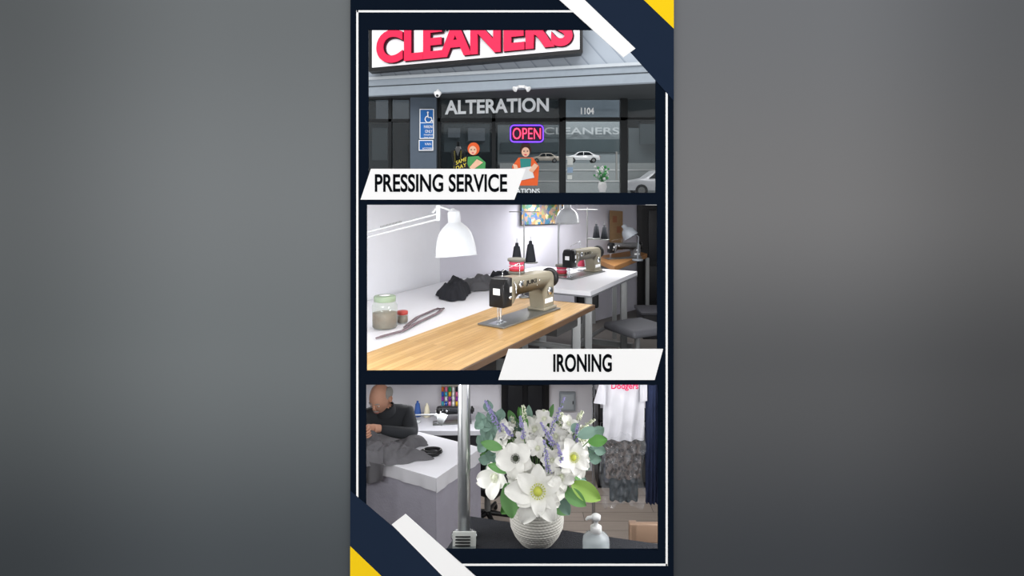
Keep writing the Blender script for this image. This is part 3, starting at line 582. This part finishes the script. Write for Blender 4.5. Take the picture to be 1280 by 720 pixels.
# soap dispenser
b=B('soap_dispenser'); d=2.27; p=V((745-640)/800*d,d,CZ); ac=mat('clear_plastic','#dfe6ea',.08,alpha=.4,spec=.6); 
b.lathe([(0,0),(.046,0),(.048,.006),(.048,.07),(.044,.085),(.022,.1),(.016,.104)],p,ac,32); b.lathe([(0,.004),(.043,.004),(.043,.055),(0,.056)],p,mat('soap_liquid','#c8d4d6',.1,alpha=.4),28)
b.lathe([(.018,.1),(.02,.102),(.02,.12),(.016,.122),(.008,.124),(.007,.145),(.016,.146),(.017,.158),(.012,.162),(0,.162)],p,white,28); b.tube([p+V(0,0,.155),p+V(-.03,-.005,.153),p+V(-.036,-.005,.146)],[.007,.006,.004],white,10); b.done()
# wood chair at right
b=B('wooden_chair'); cwm=mat('chair_wood','#8a7260',.5); d=3.2; zc_=ZC+(HY-655)/F*d; x0=(787-640)/800*d
b.box((x0,d,zc_-.1),(x0+.36,d+.03,zc_),cwm,.01); b.box((x0,d,zc_-.28),(x0+.36,d+.03,zc_-.2),cwm,.01)
b.box((x0,d-.4,.44),(x0+.36,d,.48),cwm,.01) 
for x in(x0,x0+.32): b.box((x,d,0),(x+.04,d+.04,zc_),cwm,.006); b.box((x,d-.4,0),(x+.04,d-.36,.44),cwm,.006)
b.done()
# clothes rack with garments
b=B('clothes_rack'); d=4.55; zr=ZC+(HY-478)/F*d; xa=(742-640)/800*d; xb=2.0
b.tube([V(xa,d,zr),V(xb,d,zr)],.012,chrome,12)
for x in(xa,xb): b.tube([V(x,d,zr),V(x,d,.05)],.012,chrome,12); b.tube([V(x,d-.22,.03),V(x,d+.22,.03)],.014,chrome,12)
b.done()
def garment(name,x0,x1,y0,y1,d,m,amp=.012,parts=None):
    b=B(name)
    for s_ in(-1,1):
        def fn(a,c):
            y=y0+(y1-y0)*c
            xx=x0+(x1-x0)*a; p=P(xx,y,d); dd=s_*(.025*math.sin(math.pi*a)+.004)+amp*math.sin(a*22+c*3)*(.3+c)+amp*.6*noise.noise(V(a*6,c*5,d)); p.y+=dd; return p
        b.grid(fn,50,30,m)
    if parts: parts(b)
    b.done()
tsw=mat('white_cotton','#d2d2d9',.9,var=.02)
def tsparts(b):
    o=P(764,488.5,4.42); b.text('Dodgers',o,X,Z,P(798,0,4.42).x-o.x,.055,mat('pink_print','#c8285a',.6),.003,.02)
    b.grid(lambda a,c:P(749+8*a-7*c*(1-a),480+24*c+2*a,4.46+.02*math.sin(a*3)),8,8,tsw); b.grid(lambda a,c:P(800+9*a,479+24*c-2*a,4.46+.02*math.sin(a*3)),8,8,tsw)
garment('t_shirt',754,805,478.5,549,4.5,tsw,parts=tsparts)
lp=mat('leopard_fabric','#7a6a5c',.8); nt=lp.node_tree; vo=nt.nodes.new('ShaderNodeTexVoronoi'); vo.inputs['Scale'].default_value=38; tc=nt.nodes.new('ShaderNodeTexCoord'); nt.links.new(tc.outputs['Object'],vo.inputs[0]); r=nt.nodes.new('ShaderNodeValToRGB'); e=r.color_ramp.elements
e[0].color=lin('#46362c')+[1]; e[1].color=lin('#645852')+[1]; e[0].position=.1; e[1].position=.6; x=e.new(.35); x.color=lin('#141214')+[1]; nt.links.new(vo.outputs['Distance'],r.inputs[0]); nt.links.new(r.outputs[0],nt.nodes['Principled BSDF'].inputs['Base Color'])
garment('hanging_dress',757,801,545,597,4.56,lp); 
nv=mat('navy_fabric','#232c48',.9,var=.3,scale=20)
def plast(b):
    b.grid(lambda a,c:(lambda p:p+V(0,.02*math.sin(a*30+c*9)+.03*noise.noise(V(a*9,c*12,1))+.012*abs(noise.noise(V(a*25,c*30,2))),0))(P(751+54*a+3*math.sin(c*9),545+87*c+4*math.sin(a*9),4.42)),80,80,mat('garment_plastic','#d0d4da',.12,alpha=.15,spec=1.0))
garment('hanging_trousers',762,797,590,625,4.6,mat('teal_dark_fabric','#1c2b33',.9),parts=plast)
garment('hanging_coat',807,822,480,628,4.5,nv); garment('hanging_coat',824,842,480,610,4.45,cb)
b=B('storage_shelf'); a=P(725,0,5.9)
b.box((a.x+.16,5.85,0),(2.2,6.15,.02),black); 
for z in(.3,.6): b.box((a.x+.16,5.85,z),(2.2,6.15,z+.02),black)
for x in(a.x+.16,2.18): b.box((x,5.85,0),(x+.02,6.15,.8),black)
for i in range(6):
    x=a.x+.22+i*.22; b.box((x,5.9,.02),(x+.18,6.1,.24),mat('bx%d'%(i%3),['#3b3f50','#55504e','#26282e'][i%3],.8),.01); b.box((x,5.9,.32),(x+.18,6.1,.5),mat('bx%d'%((i+1)%3),'#444444',.8),.01)
b.done()
# ---- vase & flowers
dv=2.39; vc=V((671-640)/800*dv,dv,CZ)
vm=mat('ceramic_white','#c6c3bc',.6,var=.06,scale=60); b=B('flower_vase')
base=[(.055,0),(.062,.004),(.082,.03),(.096,.06),(.099,.085),(.095,.115),(.085,.14),(.08,.148)]
def rad(z):
    for (r0,z0),(r1,z1) in zip(base,base[1:]):
        if z<=z1: return r0+(r1-r0)*(z-z0)/(z1-z0)
    return base[-1][0]
vs=[];fs=[];NZ=110;NK=180
for i in range(NZ+1):
    z=.148*i/NZ; row=int(z/.0095); ph=(row%2)*.5
    for k in range(NK):
        a=2*math.pi*k/NK; rr_=rad(z)+.0026*abs(math.sin(math.pi*z/.0095))*(.4+.6*abs(math.sin((k/NK*45+ph)*math.pi))); vs.append(vc+V(rr_*math.cos(a),rr_*math.sin(a),z))
for i in range(NZ):
    for k in range(NK): fs.append((i*NK+k,i*NK+(k+1)%NK,(i+1)*NK+(k+1)%NK,(i+1)*NK+k))
b.add(vs,fs,vm,True); b.lathe([(.08,.148),(.077,.153),(.072,.15),(.07,.1),(0,.1)],vc,vm,48); b.lathe([(0,0),(.055,0)],vc,vm,48); b.done()
b=B('flower_bouquet')
petm=mat('petal_white','#efeee8',.7,var=.04,scale=30); petc=mat('petal_cream','#e6ead2',.7); ylc=mat('pistil_yellow','#c9cf5a',.7); drk=mat('anemone_center','#3d4436',.7)
lf=[mat('leaf_a','#5c9048',.55,var=.2),mat('leaf_b','#74a566',.55,var=.2),mat('leaf_euc','#88a698',.6,var=.15),mat('leaf_lime','#9cc060',.55,var=.15)]
lav=mat('lavender','#a09ac8',.8,var=.2,scale=80); stm=mat('stem_green','#66874f',.7)
mouth=vc+V(0,0,.145)
def fr(n):
    n=Vector(n).normalized(); a=n.cross(Z if abs(n.z)<.9 else X).normalized(); return n,a,n.cross(a)
def flower(c,n,r,npt,pm,cm,cup=.35,wd=.55,cr=.16,rot=0):
    n,a,e=fr(n)
    for lay in range(2 if npt>5 else 1):
        for k in range(npt):
            an=rot+2*math.pi*(k+.5*lay)/npt+random.uniform(-.1,.1); dr=a*math.cos(an)+e*math.sin(an); sdv=n.cross(dr); cu=cup*random.uniform(.4,1.7)+lay*.2; L=r*(1-.12*lay)*random.uniform(.82,1.12)
            def fn(s_,t,dr=dr,sdv=sdv,cu=cu,L=L):
                w_=L*wd*math.sin(math.pi*min(1,(s_*.86+.1))**.9)**.7; x=(t-.5)*2
                h=cu*L*(s_**1.0)-L*.35*s_**3+L*.12*x*x*s_+L*.03*math.sin(s_*9+x*5)
                return c+dr*(L*s_)+sdv*(x*w_*.62)+n*h
            b.grid(fn,9,7,pm)
    b.ell(c+n*r*.08,r*cr,cm,seg=14)
    for k in range(18):
        an=2*math.pi*k/18; q=c+(a*math.cos(an)+e*math.sin(an))*r*cr*1.5+n*r*.18; b.tube([c,q],.0008,cm,4); b.ell(q,r*.025,cm,seg=6)
def leaf(p,dr,L,W,m,bend=.25,roll=None):
    dr=Vector(dr).normalized(); up=Vector(roll) if roll else V(random.uniform(-.4,.4),-1,random.uniform(0,.8)); sd_=dr.cross(up).normalized(); nn=sd_.cross(dr)
    b.grid(lambda s_,t:p+dr*(L*s_)+sd_*((t-.5)*W*math.sin(math.pi*min(1,s_*.93+.05))**.75*2*.5)+nn*(-bend*L*s_*s_+abs(t-.5)*W*.35),10,6,m)
def bp_(x,y,dd=0): return P(x,y,dv+dd)
def stem(q): 
    mid=mouth.lerp(q,.5)+V(0,0,.02); b.tube([mouth+V(random.uniform(-.03,.03),random.uniform(-.03,.03),-.03),mid,q],.002,stm,6)
def spike(x0,y0,x1,y1,dd,m,r,n=60):
    a_=bp_(x0,y0,dd);c_=bp_(x1,y1,dd*1.3); stem(a_); b.tube([a_,c_],.0014,stm,5)
    for i in range(n):
        t=random.random(); rr2=r*(1-.75*t); q=a_.lerp(c_,t)+V(random.uniform(-1,1),random.uniform(-1,1),random.uniform(-.3,.3))*rr2; b.ell(q,(random.uniform(.0022,.0038),)*3,m,seg=6)
S=dv/800
for x,y,dd,r,n_,npt,cm,cup,wd_ in(
 (672,614,-.10,37,(0.05,-.85,.35),6,ylc,.35,.55),(645,573,-.08,23,(-.2,-.9,.35),5,drk,.3,.85),(716,572,-.07,25,(.3,-.85,.4),7,ylc,.35,.6),(620,597,-.03,24,(-.5,-.7,.3),5,petc,.4,.7),
 (694,546,-.02,17,(.2,-.7,.6),6,petc,.4,.6),(668,538,0,20,(0,-.6,.7),6,petc,.5,.6),(632,540,0,14,(-.3,-.6,.6),6,petc,.5,.6),(726,548,0,15,(.5,-.6,.5),6,petc,.4,.6),(700,596,-.08,20,(.4,-.8,.1),6,petc,.4,.6),(650,598,-.07,16,(-.2,-.8,.1),6,petc,.4,.6),(690,575,-.08,14,(0,-.9,.3),6,petc,.4,.6),
 (654,548,-.03,13,(-.2,-.8,.4),5,petc,.5,.6),(680,524,.0,13,(0,-.7,.6),5,petc,.5,.6),(710,530,.0,13,(.3,-.7,.6),5,petc,.5,.6),(672,560,-.06,14,(0,-.9,.3),5,petc,.5,.6),(708,556,-.04,13,(.2,-.8,.4),5,petc,.5,.6),(626,560,-.02,13,(-.4,-.8,.4),5,petc,.5,.6)):
    c=bp_(x,y,dd); stem(c-Vector(n_).normalized()*.02); flower(c,n_,r*S,npt,petm,cm,cup,wd_,.15,random.random())
for x0,y0,x1,y1,dd in((660,560,654,506,0),(676,556,680,512,.03),(706,556,742,524,0),(712,540,728,514,.02),(698,552,702,516,0),(646,555,640,520,.02),(715,560,738,540,-.02)): spike(x0,y0,x1,y1,dd,petc,.022,150)
for x0,y0,x1,y1,dd in((686,545,706,497,-.03),(620,528,606,500,0),(628,545,612,508,.0),(686,590,680,550,-.1),(704,585,697,553,-.1),(655,548,650,520,-.05),(640,545,628,530,-.03),(692,556,676,528,-.06),(718,560,722,530,-.04)): spike(x0,y0,x1,y1,dd,lav,.011,85)
for x,y,dr,L,W,m in((634,604,(.1,-.3,-.55),38,22,1),(655,612,(-.8,-.3,-.7),38,20,0),(715,604,(1,-.3,-.45),38,22,3),(706,612,(.6,-.4,-.3),30,18,1),(700,622,(.3,-.2,-.5),22,14,2),(627,560,(-1,-.2,.35),26,12,1),(640,588,(-1,0,.2),30,12,1),(735,552,(1,0,.1),24,14,0),(722,545,(.9,0,.3),26,14,2),(655,620,(-1,0,-.3),28,16,1),(690,628,(.8,0,-.5),26,16,1)):
    p=bp_(x,y,-.07); stem(p); leaf(p,dr,L*S,W*S,lf[m],.2,(0,-1,.35))
for i in range(80):
    a=random.uniform(0,math.pi*2); rr3=random.uniform(.3,1); x=672+58*rr3*math.cos(a); y=570-48*rr3*math.sin(a); dd=random.uniform(-.03,.10)
    p=bp_(x,y,dd); dr=V(math.cos(a),random.uniform(-.3,.3),math.sin(a)+.2)
    if i%3==0: stem(p)
    leaf(p,dr,random.uniform(12,22)*S,random.uniform(7,11)*S,random.choice(lf[:3]),.2)
for x,y in((610,517),(618,530),(626,524),(604,528),(742,545),(736,556),(618,548),(608,552),(612,578),(622,570),(738,572),(700,632),(744,560),(614,540)):
    p=bp_(x,y,0.02); stem(p); a=random.uniform(0,6.28)
    for q in range(3): 
        a+=2; leaf(p+V(.006*q-.01,0,.01*q-.01),(math.cos(a),-.2,math.sin(a)),15*S,13*S,lf[2],.1,(0,-1,.2))
b.done()
# =============== MAN ===============
sk=mat('skin','#c0917a',.55,var=.06,scale=40,bump=.1,bscale=90); swt=mat('sweater_charcoal','#303236',.95,var=.15,bump=.4,bscale=180); trs=mat('trousers_dark','#2a2c34',.9); hr=mat('grey_hair','#96938f',.9,var=.3,scale=150,bump=.6,bscale=200); shoe=mat('shoe_black','#151515',.5)
b=B('man'); 
pts=[V(-1.0,5.40,.53),V(-1.0,5.34,.66),V(-1.0,5.27,.80),V(-1.0,5.20,.90),V(-1.005,5.13,.975),V(-1.02,5.08,1.03),
 V(-.85,5.20,.915),V(-.79,5.08,.80),V(-.80,5.0,.835),V(-.92,4.92,.885),V(-1.01,4.87,.925),
 V(-1.16,5.14,.915),V(-1.29,5.04,.82),V(-1.29,4.97,.84),V(-1.2,4.89,.90),V(-1.125,4.85,.93),
 V(-.90,5.36,.50),V(-.87,4.98,.52),V(-.87,5.02,.10),V(-.87,4.90,.05),V(-1.1,5.36,.50),V(-1.13,4.98,.52),V(-1.13,5.02,.10),V(-1.13,4.90,.05)]
ed=[(0,1),(1,2),(2,3),(3,4),(4,5),(3,6),(6,7),(7,8),(8,9),(9,10),(3,11),(11,12),(12,13),(13,14),(14,15),(0,16),(16,17),(17,18),(18,19),(0,20),(20,21),(21,22),(22,23)]
rd=[(.16,.13),(.17,.14),(.165,.13),(.13,.10),(.055,.055),(.05,.05),.075,.056,.052,.044,.032,.075,.056,.052,.044,.032,.09,.066,.045,.035,.09,.066,.045,.035]
def mfn(c):
    if c.z<.14: return shoe
    if c.z<.6 and c.z>.0 : return trs
    if c.z>1.01 and c.y<5.14: return sk
    return swt
try: b.skin(pts,ed,rd,swt,mfn)
except Exception as ex: print('SKIN FAIL',ex)
b.lathe([(.080,-.03),(.075,.02),(.066,.04),(.060,.035)],V(-1.01,5.115,.985),swt,24,(-.1,-.35,.95))
Hc=V(-1.035,5.03,1.105); fdir=V(-.30,-.83,-.42).normalized(); rgt=fdir.cross(Z).normalized(); upv=rgt.cross(fdir)
RH=Matrix((rgt,fdir,upv)).transposed()
def hf(u_,p):
    x,y,z=p
    if z<-.02: k_=1-((-z-.02)/.10)*.42; x*=k_; 
    if y>0 and z<0: y*=1.0-.12*(-z/.12)
    if y<0 and z<-.03: y*=.72
    if y>0: y+=.006*math.exp(-((z-.028)/.012)**2)*(1 if abs(x)<.05 else .3); y-=.007*math.exp(-((z-.008)/.012)**2-((abs(x)-.03)/.016)**2)
    if y>0: y+=.010*math.exp(-((z+.095)/.02)**2-(x/.025)**2)
    return V(x,y,z)
b.ell(Hc,(.078,.098,.118),sk,RH,36,hf)
H=lambda x,y,z:Hc+RH@V(x,y,z)
b.skin([H(0,.088,.02),H(0,.104,-.004),H(0,.116,-.024),H(0,.098,-.034),H(.013,.1,-.027),H(-.013,.1,-.027)],[(0,1),(1,2),(2,3),(2,4),(2,5)],[.008,.010,.013,.009,.009,.009],sk)
for s_ in(-1,1):
    b.ell(H(s_*.03,.083,.006),.011,wht,seg=14); b.ell(H(s_*.03,.0925,.003),.005,black,seg=10); b.ell(H(s_*.03,.085,.012),(.014,.010,.007),sk,RH,14)
    b.tube([H(s_*.012,.099,.026),H(s_*.03,.096,.031),H(s_*.048,.084,.025)],[.003,.005,.003],hr,8)
    b.ell(H(s_*.080,-.008,-.006),(.010,.020,.033),sk,RH,16); b.tube([H(s_*.088,.0,.018),H(s_*.094,-.018,.014),H(s_*.092,-.022,-.01),H(s_*.084,-.008,-.034)],.005,sk,8)
    b.ell(H(s_*.058,-.03,.022),(.030,.062,.05),hr,RH,20)
b.ell(H(0,-.052,.0),(.068,.052,.062),hr,RH,24)
b.ell(H(0,.093,-.058),(.024,.008,.005),mat('lips','#9a5f55',.5),RH,14); b.ell(H(0,.090,-.066),(.020,.008,.005),mat('lips','#9a5f55',.5),RH,14)
b.tube([H(-.025,.092,-.048),H(0,.101,-.045),H(.025,.092,-.048)],[.003,.006,.003],hr,8)
def hand(wr,dr,side,nrm,s_=1):
    dr=Vector(dr).normalized(); side=(Vector(side)-dr*Vector(side).dot(dr)).normalized(); pn=dr.cross(side)*s_
    RM=Matrix((side,dr,pn)).transposed(); b.ell(wr+dr*.045,(.040,.052,.017),sk,RM,18); b.tube([wr-dr*.02,wr+dr*.03],[.028,.032],sk,14)
    for k,(ox,L,cur) in enumerate(((-.030,.068,.75),(-.010,.078,.7),(.011,.072,.8),(.031,.056,.95))):
        p=wr+dr*.088+side*ox; an=.3; q=[wr+dr*.05+side*ox*.8,p]
        for f_ in(.45,.32,.23): an+=cur*.75; p=p+(dr*math.cos(an)+pn*math.sin(an))*(L*f_); q.append(p)
        b.skin(q,[(i,i+1) for i in range(4)],[.011,.0105,.0095,.0088,.0075],sk)
    q=[wr+dr*.02-side*.025,wr+dr*.045-side*.048+pn*.012,wr+dr*.072-side*.050+pn*.028,wr+dr*.090-side*.038+pn*.038]
    b.skin(q,[(0,1),(1,2),(2,3)],[.013,.012,.0105,.0085],sk)
hand(V(-1.02,4.865,.93),(-.75,-.45,.15),(.0,-.3,1),None,-1); hand(V(-1.12,4.85,.935),(.55,-.6,.1),(0,.3,-1),None,-1)
b.done()
b=B('stool'); b.lathe([(0,.33),(.18,.33),(.19,.35),(.185,.37),(0,.38)],V(-1,5.42,0),black,32)
for a in(.78,2.35,3.93,5.5): b.tube([V(-1+.1*math.cos(a),5.42+.1*math.sin(a),.33),V(-1+.2*math.cos(a),5.42+.2*math.sin(a),0)],.013,grey,8)
b.done()
b=B('held_cloth'); o=V(-1.09,4.80,.93)
b.grid(lambda a,c:o+V((a-.5)*(.10+.22*c)+.02*math.sin(c*7),-.02+.05*math.sin(a*11)*c*.4-.02*c,.02-c*.12),30,16,jn); b.done()
# =============== LIGHTS ===============
arealight('storefront_light',(0,5.5,6.8),(0,11,3.8),5,2,150,(.95,.98,1))  # added fill for the facade, out of view
arealight('street_light',(1.4,12.0,5.2),(1.4,13.8,3.2),2.5,.5,55)  # added behind the facade to brighten the modelled reflections
arealight('sewing_lamp_left',(-1.0,2.5,2.5),(0,6,1.8),.9,.3,15); arealight('sewing_lamp_right',(1.1,2.5,2.5),(0,5.5,1.9),.9,.3,22)  # unseen softboxes added beside the window opening, no fixtures
def under(name,y,d,sx,sy,pw,xo=0):
    z=ZC+(HY-y)/F*d-.004; arealight(name,(xo,d,z),(xo,d-.04 if y<300 else d-.32,z-1),sx,sy,pw)
under('sewing_ceiling_lamp',251.5,4.3,2.0,.25,13,.5); under('sewing_ceiling_lamp',251.5,6.4,1.4,.25,18,.9)  # added fill under the divider, hidden from the camera
arealight('desk_lamp_left',(-1.1,2.5,1.95),(-.3,5.5,.5),.8,.4,22); arealight('desk_lamp_right',(1.2,2.5,1.95),(.2,5.5,.6),.8,.4,27)  # added softboxes left and right of the opening, not desk lamps
arealight('counter_lamp_left',(-.68,2.2,1.9),(.09,2.4,1.7),.2,.3,2.2); arealight('counter_lamp_right',(.72,2.2,1.95),(.09,2.4,1.7),.2,.3,2.2)  # small unseen fills added to brighten the bouquet
under('shop_ceiling_lamp',475.8,4.3,3,.3,11); under('shop_ceiling_lamp',475.8,5.5,3,.2,24)  # overhead fill added out of view for table and back wall
